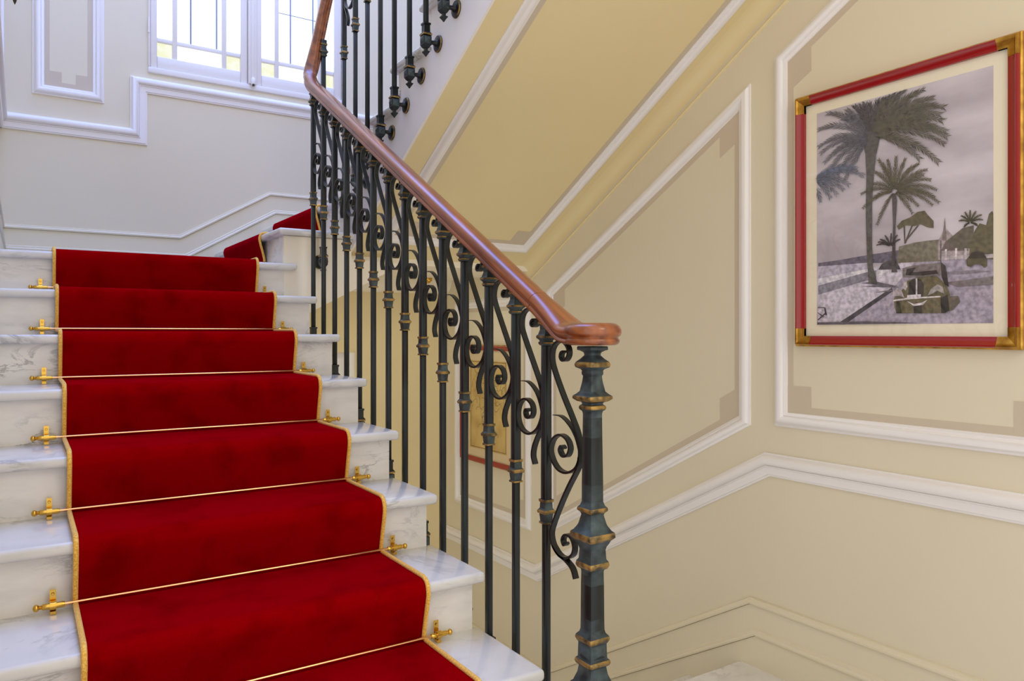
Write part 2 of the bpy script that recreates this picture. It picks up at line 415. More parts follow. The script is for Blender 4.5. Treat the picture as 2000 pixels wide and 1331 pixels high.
def inset(poly, d):
    """poly CCW in its own 2D; inset by d"""
    P = [Vector(p) for p in poly]; n = len(P); out = []
    for i in range(n):
        d0 = (P[i]-P[i-1]).normalized(); d1 = (P[(i+1) % n]-P[i]).normalized()
        n0 = Vector((-d0.y, d0.x)); n1 = Vector((-d1.y, d1.x)); mt = n0+n1; mt = mt/mt.dot(n0)
        out.append(P[i]+mt*d)
    return out
def panel(poly, to3, nrm, band=0.024, block=0.105, mouldw=0.057, moul_m=None, border=True, corners=None):
    """moulded panel: poly is the outer edge, CCW"""
    c = inset(poly, mouldw/2)
    t = trim([tuple(p) for p in c], to3, nrm, PANEL, moul_m or M['white'], closed=True)
    if not border: return t
    a = inset(poly, mouldw-0.003); d = inset(poly, mouldw+band); n = len(a)
    b = MB(); e = 0.0012
    def quad(q): b.add([to3(p)+nrm*e for p in q] + [to3(p)-nrm*0.002 for p in q], [(0,1,2,3), (7,6,5,4)] + [(i, (i+1) % 4, 4+(i+1) % 4, 4+i) for i in range(4)])
    for i in range(n): quad([a[i], a[(i+1) % n], d[(i+1) % n], d[i]])
    b.build('painted_border', M['greige'], t)
    for i in range(n):
        if corners is not None and i not in corners: continue
        b = MB()
        e = 0.0016
        d1 = (a[(i+1) % n]-a[i]).normalized(); d0 = (a[i-1]-a[i]).normalized()
        s = abs(d1.x*d0.y-d1.y*d0.x); L_ = block/max(s, 0.5)
        quad([a[i], a[i]+d1*L_, a[i]+d1*L_+d0*L_, a[i]+d0*L_])
        b.build('corner_block', M['greige'], t)
    return t
# right-wall panels; (y,z) seen from the room has y running left, either sense is fine for a closed loop
panel([(0.888, 0.965), (1.886, 0.965), (1.886, 2.395), (0.888, 2.395+0.998*0.55)], right3, nR)
panel([(2.004, 0.955), (3.398, 0.205), (3.398, 1.566), (2.004, 2.328)], right3, nR) if False else panel([(2.004, 0.955), (3.398, 0.205), (3.398, 1.566), (2.004, 2.328)], right3, nR)
panel([(3.556, 0.187), (4.452, 0.187), (4.452, 1.54), (3.556, 1.54)], right3, nR)
# back-wall panel beside the window
panel([(0.049, 2.645), (0.396, 2.645), (0.396, 4.4), (0.049, 4.4)], back3, nB, block=0.085)
panel([(3.95, 2.66), (4.72, 2.66), (4.72, 4.4), (3.95, 4.4)], left3, nL)
# soffit panel (x across, p along the slope)
panel([(1.475, 0.135), (2.355, 0.135), (2.355, 2.75), (1.475, 2.75)], soff3, soff_n)
# cove and bead where the soffit meets the right wall
b = MB()
for off, rr in ((0, 0.055),):
    prof = [(0, 0), (-rr, 0)] + [(-rr+rr*math.sin(math.radians(t)), -rr+rr*math.cos(math.radians(t))) for t in (0, 15, 30, 45, 60, 75, 90)]
    fr = []
    for p in (0.0, 3.0):
        o = soff3((XR, p)); fr.append((o, Vector((1, 0, 0)), Vector((0, 0, 1)) * 1.1))
    b.sweep(fr, prof)
    pr2 = [(0, -0.075), (-0.007, -0.077), (-0.009, -0.083), (-0.006, -0.089), (0, -0.09)]
    b.sweep(fr, pr2)
trim_no[0] += 1; struct('trim_%d' % trim_no[0], b, M['soffit'], smooth=35)
# rounded cornice under the upper landing, along the lower back wall
b = MB(); rr = 0.085
prof = [(0, 0.004), (-rr, 0.004)] + [(-rr*math.cos(math.radians(t)), -rr*math.sin(math.radians(t))) for t in (0, 15, 30, 45, 60, 75, 90)]
fr = [(Vector((x, YBL, 1.677)), Vector((0, 1, 0)), Vector((0, 0, 1))) for x in (1.5, XR)]
b.sweep(fr, prof); trim_no[0] += 1; struct('trim_%d' % trim_no[0], b, M['stringer'], smooth=40)

# ------------------------------------------------------------------ window
w = bpy.data.objects.new('window_1', None); COL.objects.link(w); w.location = (1.2275, YB, WZ0); w['kind'] = 'structure'
b = MB(); yb0, yb1 = YB-0.012, YB+0.10
b.box((WX0, yb0, WZ0-0.005), (WX1, yb1, WZ0+0.03)); b.box((WX0, yb0, WZ0+0.03), (WX0+0.012, yb1, WZ1)); b.box((WX1-0.012, yb0, WZ0+0.03), (WX1, yb1, WZ1)); b.box((WX0, yb0, WZ1-0.03), (WX1, yb1, WZ1))
rel(b, w).build('window_frame', M['winpaint'], w, bevel=(0.004, 2))
b = MB(); b.box((1.200, YB-0.022, WZ0+0.03), (1.250, YB+0.06, WZ1)); b.box((1.214, YB-0.03, WZ0+0.03), (1.236, YB-0.02, WZ1)); rel(b, w).build('meeting_stile', M['winpaint'], w, bevel=(0.004, 2))
ZG = 2.975
for (gx0, gx1) in ((0.676, 1.156), (1.286, 1.766)):
    s_ = bpy.data.objects.new('sash', None)
    b = MB(); y0, y1 = YB+0.0, YB+0.05
    o0 = WX0+0.014 if gx0 < 1 else 1.252; o1 = 1.198 if gx0 < 1 else WX1-0.014
    b.box((o0, y0, WZ0+0.032), (gx0, y1, WZ1-0.032)); b.box((gx1, y0, WZ0+0.032), (o1, y1, WZ1-0.032))
    b.box((gx0, y0, WZ0+0.032), (gx1, y1, ZG)); b.box((gx0, y0, WZ1-0.10), (gx1, y1, WZ1-0.032))
    sash = rel(b, w).build('sash', M['winpaint'], w, bevel=(0.005, 2))
    ma, mb_ = gx0+0.098, gx1-0.098; hz = 3.075
    def bar(a, c_, nm='muntin', mm=M['winpaint']):
        q = MB(); q.box(a, c_); return rel(q, w).build(nm, mm, sash, bevel=(0.003, 2))
    bar((ma-0.014, y0+0.006, ZG), (ma+0.014, y1-0.01, WZ1-0.1)); bar((mb_-0.014, y0+0.006, ZG), (mb_+0.014, y1-0.01, WZ1-0.1))
    bar((gx0, y0+0.008, hz-0.013), (gx1, y1-0.012, hz+0.013))
    xs = [(gx0, ma-0.014), (ma+0.014, mb_-0.014), (mb_+0.014, gx1)]
    for i, (p0, p1) in enumerate(xs):
        for (q0, q1, low) in ((ZG, hz-0.013, True), (hz+0.013, WZ1-0.1, False)):
            q = MB(); q.box((p0, YB+0.024, q0), (p1, YB+0.028, q1))
            rel(q, w).build('pane', M['paneyellow'] if low and i != 1 else M['pane'], sash)
    # lead strips in the wide pane
    for fx in ((ma+0.014+0.078), (mb_-0.014-0.028)):
        bar((fx-0.0055, YB+0.018, hz+0.013), (fx+0.0055, YB+0.0235, WZ1-0.1), 'lead_strip', M['lead'])
    if gx0 > 1: bar((ma+0.014, YB+0.018, 3.405), (mb_-0.014, YB+0.0235, 3.411), 'lead_strip', M['lead'])
b = MB(); b.lathe([(-0.012, 0.010), (0.0, 0.013), (0.028, 0.013), (0.034, 0.009)], 16, (1.225, YB-0.033, WZ0+0.03)); rel(b, w).build('bolt_keeper', M['winpaint'], w, smooth=40)
b = MB(); b.lathe([(0.0, 0.008), (0.012, 0.008)], 14, (1.225, YB-0.038, WZ0+0.012)); rel(b, w).build('bolt', M['bronze'], w, smooth=40)
b = MB(); b.lathe([(0, 0.005), (0.09, 0.005)], 10, (0.628, YB-0.014, 3.10)); rel(b, w).build('hinge', M['winpaint'], w, smooth=40)
# outside reveal so that the opening is closed
b = MB(); b.box((WX0-0.02, YB+0.11, WZ0-0.02), (WX1+0.02, YB+0.13, WZ1+0.02)); rel(b, w).build('outer_glazing', M['winpaint'], w)

# ------------------------------------------------------------------ carpet runner
CX0, CX1, TH = 0.112, 0.893, 0.012
path = [(N(1)+0.02, 0.004)]
for n in range(1, 11):
    yf = N(n)-TH*0.8
    path += [(N(n)+0.018, zt(n-1)+0.022), (N(n)+0.006, zt(n-1)+0.075), (yf-0.001, zt(n)-0.028), (yf, zt(n)-0.014), (N(n)-0.004, zt(n)+0.004), (N(n)+0.012, zt(n)+TH), (N(n)+0.03, zt(n)+TH)]
    if n < 10: path += [(N(n)+0.15, zt(n)+TH), (N(n+1)+0.004, zt(n)+TH), (N(n+1)+0.016, zt(n)+TH+0.003)]
path += [(3.75, zt(10)+TH), (4.593, zt(10)+TH)]
def chaikin(p):
    out = [p[0]]
    for a, c_ in zip(p[:-1], p[1:]):
        out += [(a[0]*.75+c_[0]*.25, a[1]*.75+c_[1]*.25), (a[0]*.25+c_[0]*.75, a[1]*.25+c_[1]*.75)]
    return out + [p[-1]]
path = chaikin(chaikin(path))
carpet = empty('carpet_runner', (0.5, 0.95, 0), 'red velvet stair carpet runner with golden yellow braided edges', 'carpet')
def ribbon(path, x0, x1, th, fn=lambda x, y, z: (x, y, z)):
    n = len(path); b = MB()
    up_ = []
    for i in range(n):
        p, q = path[max(0, i-1)], path[min(n-1, i+1)]
        dy, dz = q[0]-p[0], q[1]-p[1]; l = math.hypot(dy, dz) or 1
        up_.append((-dz/l*th, dy/l*th))
    v = []
    for (y, z), (ny, nz) in zip(path, up_):
        v += [fn(x0, y-ny, z-nz), fn(x1, y-ny, z-nz), fn(x1, y, z), fn(x0, y, z)]
    f = []
    for i in range(n-1):
        for k in range(4): f.append((4*i+k, 4*i+(k+1) % 4, 4*(i+1)+(k+1) % 4, 4*(i+1)+k))
    f += [(3, 2, 1, 0), (4*(n-1), 4*(n-1)+1, 4*(n-1)+2, 4*(n-1)+3)]
    b.add(v, f); return b
rel(ribbon(path, CX0, CX1, 0.008), carpet).build('pile', M['carpet'], carpet, smooth=60)
def rope(path, x, r, fn=lambda x, y, z: Vector((x, y, z))):
    pts = [fn(x, y, z) for y, z in path]; b = MB(); fr = []
    A = (fn(x+1, path[0][0], path[0][1])-pts[0]).normalized()
    for i, p in enumerate(pts):
        t = (pts[min(i+1, len(pts)-1)]-pts[max(i-1, 0)]).normalized(); fr.append((p, A, t.cross(A).normalized()))
    b.sweep(fr, [(r*math.cos(k*math.pi/4), r*math.sin(k*math.pi/4)-r*0.55) for k in range(8)]); return b
for x in (CX0-0.004, CX1+0.004): rel(rope(path, x, 0.0062), carpet).build('braid', M['braid'], carpet, smooth=60)
# the same runner, turned on the landing and climbing the short flight (u = along +x)
CY0, CY1 = 3.808, 4.593
path2 = [(0.12, zt(10)+TH), (0.90, zt(10)+TH), (N11-0.02, zt(10)+TH)]
for n, nx in ((11, N11), (12, N12)):
    path2 += [(nx+0.018, zt(n-1)+0.022), (nx+0.006, zt(n-1)+0.075), (nx-0.011, zt(n)-0.028), (nx-0.010, zt(n)-0.014), (nx-0.004, zt(n)+0.004), (nx+0.012, zt(n)+TH), (nx+0.03, zt(n)+TH), (nx+0.15, zt(n)+TH)]
    if n == 11: path2 += [(N12, zt(n)+TH)]
path2 += [(2.2, zt(12)+TH)]
path2 = chaikin(chaikin(path2))
f2 = lambda x, y, z: (y, x, z)
rel(ribbon(path2, CY0+0.008, CY1, 0.008, f2), carpet).build('pile', M['carpet'], carpet, smooth=60)
f3 = lambda x, y, z: Vector((y, x, z))
rel(rope(path2[14:], CY0+0.004, 0.0062, f3), carpet).build('braid', M['braid'], carpet, smooth=60)

# ------------------------------------------------------------------ stair rods
ordn = {4: 'lowest stair rod in view', 5: 'second stair rod from the bottom', 6: 'third stair rod from the bottom', 7: 'fourth stair rod from the bottom', 8: 'fifth stair rod from the bottom', 9: 'highest full stair rod in view', 10: 'topmost stair rod, mostly hidden behind the carpet'}
def rod_meshes():
    out = {}
    b = MB(); b.lathe([(0.085, 0.0045), (0.915, 0.0045)], 14, axis='X'); out['rod'] = (b.mesh('rod', 40), M['rod'])
    for key, x, sg in (('L', 0.062, -1), ('R', 0.936, 1)):
        b = MB()
        b.lathe([(x-0.022, 0.0065), (x-0.020, 0.0072), (x-0.008, 0.0068), (x+0.008, 0.0068), (x+0.020, 0.0072), (x+0.024, 0.0062)], 16, axis='X')
        out['sleeve'+key] = (b.mesh('sleeve', 40), M['brass'])
        b = MB(); c = x+sg*0.022
        pr = [(0, 0.0045), (0.004, 0.0058), (0.006, 0.0042), (0.008, 0.006), (0.011, 0.0085), (0.015, 0.0095), (0.019, 0.0085), (0.0225, 0.005), (0.024, 0.001)]
        b.lathe([(c+sg*h*0.8, r*0.92) for h, r in pr], 18, axis='X'); out['finial'+key] = (b.mesh('finial', 50), M['brass'])
        b = MB()
        b.box((x-0.0065, 0.013, -0.018), (x+0.0065, 0.016, 0.034))
        b.lathe([(0.034, 0.0062), (0.037, 0.0062)], 12, (x, 0, 0.0)) if False else None
        b.lathe([(x-0.0065, 0.0105), (x+0.0065, 0.0105)], 18, axis='X')
        b.box((x-0.006, -0.004, -0.020), (x+0.006, 0.014, -0.013))
        b.lathe([(-0.001, 0.0035), (-0.0028, 0.0025)], 10, (x, 0.013, 0.024), axis='Y')
        out['bracket'+key] = (b.mesh('bracket', 40), M['brass'])
    return out
RM = rod_meshes()
for n in range(4, 11):
    o = empty('stair_rod', (0, N(n)+0.004 if n > 4 else N(n)+0.004, zt(n-1)+0.021), 'brass stair rod across the red carpet, ' + ordn[n], 'stair rod', 'brass stair rods holding the carpet')
    if n == 10: o['label'] = ordn[10]
    for k, (me, mm) in RM.items():
        p = obj(k.rstrip('LR'), me, mm, o)

# ------------------------------------------------------------------ railing
XB, XU = 1.12, 1.305
PB = 0.1405
rail = empty('stair_railing', (XB, 1.371, 2*R), 'wrought iron stair railing with scrolls, newel post and polished wooden handrail', 'railing')
def Yb(i): return 1.556 + PB*i
def zl(y): return 0.495 + 0.5804*(y-1.506)          # nosing line of the main flight
def zr(y): return 1.680 + 0.587*(y-2.060)           # handrail centre
COLLAR = [(-0.031, 0.0095), (-0.031, 0.0132, 2), (-0.0265, 0.0136), (-0.025, 0.0110), (-0.006, 0.0128), (-0.0045, 0.0160, 2), (0.001, 0.0172, 2), (0.0045, 0.0150), (0.008, 0.0120), (0.023, 0.0112), (0.0245, 0.0135, 2), (0.031, 0.0140), (0.031, 0.0095)]
CAP = [(-0.066, 0.0100), (-0.066, 0.0118), (-0.062, 0.0145, 2), (-0.058, 0.0145), (-0.056, 0.0120), (-0.052, 0.0135), (-0.047, 0.0185, 2), (-0.042, 0.0185), (-0.038, 0.0150), (-0.026, 0.0115), (-0.014, 0.0122), (-0.012, 0.0155, 2), (-0.006, 0.0155), (-0.004, 0.0130), (0.012, 0.0130)]
def bracket_mesh(dx, dy):
    """socket under the baluster with an arm to a rosette; (dx,dy) points to the stringer face"""
    b = MB()
    b.lathe([(0.026, 0.0100), (0.026, 0.0122), (0.060, 0.0122), (0.061, 0.0145), (0.068, 0.0145), (0.068, 0.0095)], sq=True)
    b.lathe([(0.018, 0.0105), (0.020, 0.0180, 2), (0.026, 0.0185), (0.034, 0.0125)], sq=True)
    s = 0.0165
    b.box((-s, -s, -s), (s, s, s))
    for ax in ((1,0), (-1,0), (0,1), (0,-1)):
        x, y = ax; tx, ty = -y, x
        b.add([(x*s+tx*s*.85, y*s+ty*s*.85, -s*.85), (x*s-tx*s*.85, y*s-ty*s*.85, -s*.85), (x*s-tx*s*.85, y*s-ty*s*.85, s*.85), (x*s+tx*s*.85, y*s+ty*s*.85, s*.85), (x*(s+.008), y*(s+.008), 0)], [(0,1,4), (1,2,4), (2,3,4), (3,0,4)], 1)
    b.lathe([(-0.030, 0.006), (-0.027, 0.010), (-0.0165, 0.0160)], sq=True)
    b.lathe([(-0.060, 0.0015), (-0.052, 0.0055), (-0.043, 0.0115), (-0.040, 0.0115), (-0.038, 0.0060), (-0.030, 0.0060)], sq=True)
    L_ = math.hypot(dx, dy); ax = 'X' if dx else 'Y'; sg = 1 if dx+dy > 0 else -1
    k = L_-0.0005
    b.lathe([(sg*0.010, 0.0085), (sg*0.024, 0.0075), (sg*(k-0.020), 0.0090), (sg*(k-0.011), 0.0150), (sg*(k-0.010), 0.0200), (sg*(k-0.007), 0.0260), (sg*(k-0.007), 0.0300, 2), (sg*(k-0.003), 0.0335), (sg*k, 0.0335)], 20, axis=ax)
    return b.mesh('bracket', 30)
MT = [M['iron'], M['verdi'], M['rub']]
CM = MB(); CM.lathe(COLLAR, sq=True); CM.m = [1 if x == 0 else x for x in CM.m]; CM = CM.mesh('collar')
KM = MB(); KM.lathe(CAP, sq=True); KM.m = [1 if x == 0 else x for x in KM.m]; KM = KM.mesh('capital')
for me in (CM, KM): [me.materials.append(x) for x in MT]
BR = {}
def baluster(x, y, zbr, zcol, ztop, face):
    """shaft from bracket to capital, thinner below the collar"""
    h0, h1 = zbr+0.06, ztop-0.058
    b = MB()
    b.lathe([(h0, 0.0085), (zcol-0.03, 0.0085)], sq=True); b.lathe([(zcol-0.03, 0.0085), (zcol+0.03, 0.0105), (h1, 0.0098)], sq=True)
    o = b.mesh('baluster')
    for v in o.vertices: v.co.z -= zbr
    p = obj('baluster', o, MT, rail, bevel=(0.0012, 1)); p.location = Vector((x, y, zbr))-rail.location
    for nm, me, z in (('collar', CM, zcol), ('capital', KM, ztop)):
        q = obj(nm, me, None, p); q.location = (0, 0, z-zbr)
    if face not in BR:
        BR[face] = bracket_mesh(*face); [BR[face].materials.append(x_) for x_ in MT]
    obj('bracket', BR[face], None, p)
    return p

MAINP = [(.052,.361),(.060,.357),(.063,.349),(.055,.343),(.043,.346),(.034,.357),(.035,.373),(.052,.386),(.078,.389),(.100,.379),(.1105,.357),(.106,.331),(.0705,.271),(.039,.220),(.021,.189),(.0138,.158),(.0132,.122),(.020,.099),(.038,.075),(.070,.0605),(.104,.0665),(.124,.088),(.1272,.118),(.112,.143),(.086,.151),(.063,.140),(.056,.120),(.066,.104),(.084,.103),(.092,.114),(.086,.124),(.078,.120)]
HORN = [(.110,.198),(.080,.197),(.050,.181),(.029,.158),(.0160,.130),(.0138,.115)]
TAIL = [(.0145,.100),(.020,.080),(.039,.052),(.053,.026),(.0565,.004),(.048,-.016)]
LASTP = [(.109,.280),(.117,.276),(.120,.266),(.112,.258),(.098,.260),(.088,.273),(.091,.290),(.108,.303),(.130,.304),(.150,.292),(.1585,.270),(.152,.240),(.114,.176),(.078,.124),(.053,.084),(.0432,.048),(.046,.020),(.062,-.003),(.095,-.017),(.128,-.014),(.152,.004),(.164,.030),(.152,.058),(.124,.073),(.096,.066),(.083,.046),(.092,.026),(.112,.022),(.124,.034),(.117,.046),(.108,.041)]
LASTH = [(.150,.120),(.118,.119),(.085,.102),(.060,.078),(.046,.050),(.043,.035)]
LASTT = [(.0445,.028),(.050,.004),(.090,-.052),(.122,-.102),(.148,-.148),(.160,-.180),(.150,-.208),(.124,-.226),(.096,-.226),(.072,-.212),(.066,-.190),(.078,-.171),(.100,-.170),(.112,-.184),(.106,-.196),(.098,-.190)]
LASTU = [(.150,-.208),(.128,-.224),(.100,-.232),(.074,-.246),(.062,-.268)]
def strip(pts, wx, th, sgn, taper0=1.0, taper1=1.0):
    P = catmull([(0, p[0]*sgn, p[1]) for p in pts], 5); n = len(P); b = MB(); fr = []
    for i, p in enumerate(P):
        t = (P[min(i+1, n-1)]-P[max(i-1, 0)]).normalized(); A = Vector((1, 0, 0)); B = t.cross(A)
        k = taper0+(taper1-taper0)*min(1, i/(n*0.6))
        fr.append((p, A, B*k))
    b.sweep(fr, [(-wx, -th), (wx, -th), (wx, th), (-wx, th)]); return b
def scroll_meshes(sgn, mp, hp, tp):
    return (strip(mp, 0.0075, 0.0028, sgn).mesh('scroll', 35), strip(hp, 0.0065, 0.0030, sgn, 0.25, 1.0).mesh('spur', 35), strip(tp, 0.0075, 0.0030, sgn).mesh('tail', 35))
SC = {1: scroll_meshes(1, MAINP, HORN, TAIL), -1: scroll_meshes(-1, MAINP, HORN, TAIL), 0: scroll_meshes(1, LASTP, LASTH, LASTT)}
for g in SC.values():
    for me in g: me.materials.append(M['iron'])
def scroll(x, y, z, key):
    a, h, t = SC[key]
    p = obj('scroll', a, None, rail); p.location = Vector((x, y, z))-rail.location
    obj('spur', h, None, p); obj('tail', t, None, p)
    return p
NB = 14
for i in range(NB):
    y = Yb(i)
    baluster(XB, y, zl(y)-0.300, 0.871+0.0822*i, zr(y)-0.024, (XS-XB, 0))
    if i < NB-1: scroll(XB, y, 1.0+0.0822*i, 1)
p = scroll(XB, 1.371, 1.0, 0)
me = strip(LASTU, 0.0075, 0.0030, 1).mesh('tail', 35); me.materials.append(M['iron']); obj('tail', me, None, p)
# balusters in the turn and along the flight above
turn = baluster(1.197, 3.470, 1.665, 2.28, 2.70, (0, Y2-3.470))
def Yu(j): return 3.484 - 0.1462*j
def zru(y): return 3.195 + 0.575*(3.484-y)
for j in range(0, 13):
    y = Yu(j); zbk = 2.203 + 0.567*(3.045-y)
    if j == 0: baluster(XU, y, zbk, zru(y)-0.515, zru(y)-0.026, (0, Y2-y) if False else (X3-XU, 0))
    else: baluster(XU, y, zbk, zru(y)-0.515, zru(y)-0.026, (X3-XU, 0))
    if j < 12: scroll(XU, y, zru(y)-0.385, -1)
# scroll in the turn, beside the handrail
# newel post
s5 = 1784.0
def px(w_, v): return (1.326-(v-650.35)*1.799/1467.2, w_*1.799/1467.2/2/1.384)
nw = empty('tmp', (0, 0, 0), 'x', 'x'); bpy.data.objects.remove(nw)
NP = [(1331, 92, 0), (1326, 88, 2), (1320, 86, 0), (1316, 74, 0), (1300, 58, 0), (1286, 52, 0), (1283, 64, 2), (1278, 69, 2), (1273, 66, 0), (1270, 56, 0), (1242, 54, 0), (1239, 60, 2), (1233, 67, 2), (1228, 64, 0), (1222, 50, 0), (1216, 46, 3), (1194, 45, 1), (1130, 44, 3), (1112, 43, 0), (1106, 43, 0), (1102, 45, 0), (1099, 58, 2), (1093, 65, 2), (1087, 62, 0), (1082, 53, 0), (1064, 50, 0), (1058, 54, 0), (1052, 63, 0), (1046, 70, 2), (1040, 87, 2), (1031, 85, 0), (1027, 72, 0), (1020, 60, 0), (1017, 56, 0), (1014, 53, 0), (998, 43, 0), (994, 46, 2), (989, 60, 2), (984, 58, 0), (980, 48, 0), (972, 41, 3), (940, 41, 1), (850, 38, 3), (812, 37, 0), (805, 37, 0), (800, 40, 0), (797, 50, 2), (793, 53, 2), (789, 49, 0), (787, 40, 0), (783, 42, 0), (781, 60, 2), (776, 77, 2), (771, 76, 0), (767, 62, 0), (762, 49, 0), (745, 40, 0), (733, 36, 0), (730, 41, 0), (726, 42, 0), (723, 40, 0), (720, 46, 0), (716, 66, 2), (711, 69, 2), (706, 64, 0), (700, 46, 0), (693, 31, 0), (688, 34, 0), (684, 50, 0), (683, 59, 0), (677, 59, 0), (676, 56, 0)]
prof = [(px(w_, v)[0], px(w_, v)[1], g) for v, w_, g in NP]
b = MB()
b.lathe([(2*R, 0.045), (2*R+0.03, 0.045), (2*R+0.034, 0.050, 2), (2*R+0.045, 0.050), (0.44, 0.038), (prof[0][0]-0.001, 0.040)], sq=True, c=(XB, 1.371, 0))
b.lathe(prof, sq=True, c=(XB, 1.371, 0))
npost = rel(b, rail).build('newel_post', [M['verdi'], M['iron'], M['rub'], M['mid']], rail, bevel=(0.0014, 1))
# square star bosses on the newel block
zc_ = px(10, 1256)[0]; hw = px(54, 1256)[1]
for ax in ((1,0), (-1,0), (0,1), (0,-1)):
    b = MB(); x, y = ax; tx, ty = -y, x; q = 0.0185; cx, cy = XB+x*hw, 1.371+y*hw
    b.add([(cx+tx*q, cy+ty*q, zc_-q*.8), (cx-tx*q, cy-ty*q, zc_-q*.8), (cx-tx*q, cy-ty*q, zc_+q*.8), (cx+tx*q, cy+ty*q, zc_+q*.8), (cx+x*.011, cy+y*.011, zc_), (cx-x*.004, cy-y*.004, zc_)], [(0,1,4), (1,2,4), (2,3,4), (3,0,4), (0,5,1), (1,5,2), (2,5,3), (3,5,0)])
    o = rel(b, rail).build('star_boss', M['verdi'], npost)

# handrail
HP = [(0, 0.0265), (0.010, 0.0262), (0.019, 0.0240), (0.0265, 0.0185), (0.0305, 0.0110), (0.0310, 0.0030), (0.0285, -0.0035), (0.0240, -0.0062), (0.0232, -0.0095), (0.0262, -0.0125), (0.0268, -0.0175), (0.0235, -0.0225), (0.0165, -0.0255), (0.0, -0.0262)]
HP = HP + [(-a, c_) for a, c_ in reversed(HP[1:-1])]
def railsweep(pts, n=6, wide=None):
    P = catmull(pts, n); fr = []; m_ = len(P)
    for i, p in enumerate(P):
        t = (P[min(i+1, m_-1)]-P[max(i-1, 0)]).normalized()
        side = t.cross(Vector((0, 0, 1)))
        if side.length < 0.2: side = fr[-1][1] if fr else Vector((1, 0, 0))
        side.normalize()
        if fr and side.dot(fr[-1][1]) < 0: side = -side
        if fr: side = (side*0.5+fr[-1][1]*0.5).normalized()
        nn = side.cross(t).normalized()
        fr.append((p, side, nn))
    if wide: fr = [(o, A*(1+(wide[0]/0.031-1)*max(0, min(1, (wide[1]-o.y)/(wide[1]-1.371)))**1.25), B) for o, A, B in fr]
    b = MB(); b.sweep(fr, HP); return b
end = [(XB, 1.371, 1.3225), (XB, 1.422, 1.3230), (XB, 1.455, 1.328), (XB, 1.490, 1.346), (XB, 1.54, 1.3755), (XB, 1.592, zr(1.592))]
R0 = 0.068
b = railsweep(end, 6, (R0, 1.585))
disc = [(c_, R0-0.031+a) for a, c_ in [q for q in HP[:14]]]
dp = [(1.3225+h, max(0.0005, r if i not in (0, 13) else 0.0005)) for i, (h, r) in enumerate(disc)]
b.lathe(list(reversed(dp)), 40, (XB, 1.371, 0))
hend = rel(b, rail).build('handrail_end', M['wood'], rail, smooth=50)
long_ = [(XB, 1.5935, zr(1.5935))] + [(XB, y, zr(y)) for y in (1.7, 2.0, 2.4, 2.8, 3.1, 3.28, 3.38)]
long_ += [(XB+0.002, 3.43, 2.495), (XB+0.012, 3.466, 2.535), (XB+0.036, 3.485, 2.62), (XB+0.062, 3.488, 2.74), (XB+0.090, 3.488, 2.875), (XB+0.120, 3.488, 3.01), (XB+0.150, 3.485, 3.10), (XB+0.176, 3.465, 3.165), (XU, 3.42, 3.225)]
long_ += [(XU, y, zru(y)) for y in (3.30, 3.0, 2.5, 2.0, 1.72)]
hmain = rel(railsweep(long_, 8), rail).build('handrail', M['wood'], rail, smooth=50)

# ------------------------------------------------------------------ framed photograph
def frame(root, y0, y1, z0, z1, wd, dep, corner):
    """four rails on the right wall; y0 far edge > y1 near edge"""
    prof = [(0, 0), (0, dep*0.72), (wd*0.12, dep), (wd*0.25, dep), (wd*0.38, dep*0.86), (wd*0.8, dep*0.66), (wd, dep*0.60), (wd, 0)]
    cs = [(y1, z0), (y0, z0), (y0, z1), (y1, z1)]
    for i in range(4):
        a, c_ = Vector(cs[i]), Vector(cs[(i+1) % 4]); d = (c_-a).normalized(); nn = Vector((-d.y, d.x))
        b = MB(); n = len(prof); v = []
        for p_, sg in ((a, 1), (c_, -1)):
            for w_, h in prof: q = p_+nn*w_+d*sg*w_; v.append((XR-0.002-h, q.x, q.y))
        b.add(v, [(k, (k+1) % n, n+(k+1) % n, n+k) for k in range(n)] + [tuple(range(n)), tuple(range(2*n-1, n-1, -1))])
        rl = rel(b, root).build('frame_rail', M['redframe'], root, smooth=30)
        # gilt outer fillet
        b = MB(); v = []
        for p_, sg in ((a, 1), (c_, -1)):
            for w_, h in ((-0.0045, 0), (-0.0045, dep*0.5), (-0.001, dep*0.62), (0.0005, dep*0.7), (0.0005, 0)): q = p_+nn*w_+d*sg*w_; v.append((XR-0.002-h, q.x, q.y))
        b.add(v, [(k, (k+1) % 5, 5+(k+1) % 5, 5+k) for k in range(5)] + [(0,1,2,3,4), (9,8,7,6,5)])
        rel(b, root).build('gilt_fillet', M['gilt'], rl)
    if corner:
        for i in range(4):
            a = Vector(cs[i]); d1 = (Vector(cs[(i+1) % 4])-a).normalized(); d0 = (Vector(cs[i-1])-a).normalized()
            b = MB(); e = 0.0012
            pr = [(w_, h+e) for w_, h in prof]; n = len(pr)
            for (da, db) in ((d1, d0), (d0, d1)):
                v = []
                for L_ in (0, 1):
                    for w_, h in pr: q = a+db*w_+da*(w_ if L_ == 0 else corner); v.append((XR-0.002-h, q.x, q.y))
                b.add(v, [(k, (k+1) % n, n+(k+1) % n, n+k) for k in range(n)] + [tuple(range(n)), tuple(range(2*n-1, n-1, -1))])
            rel(b, root).build('gilt_corner', M['gilt'], root)

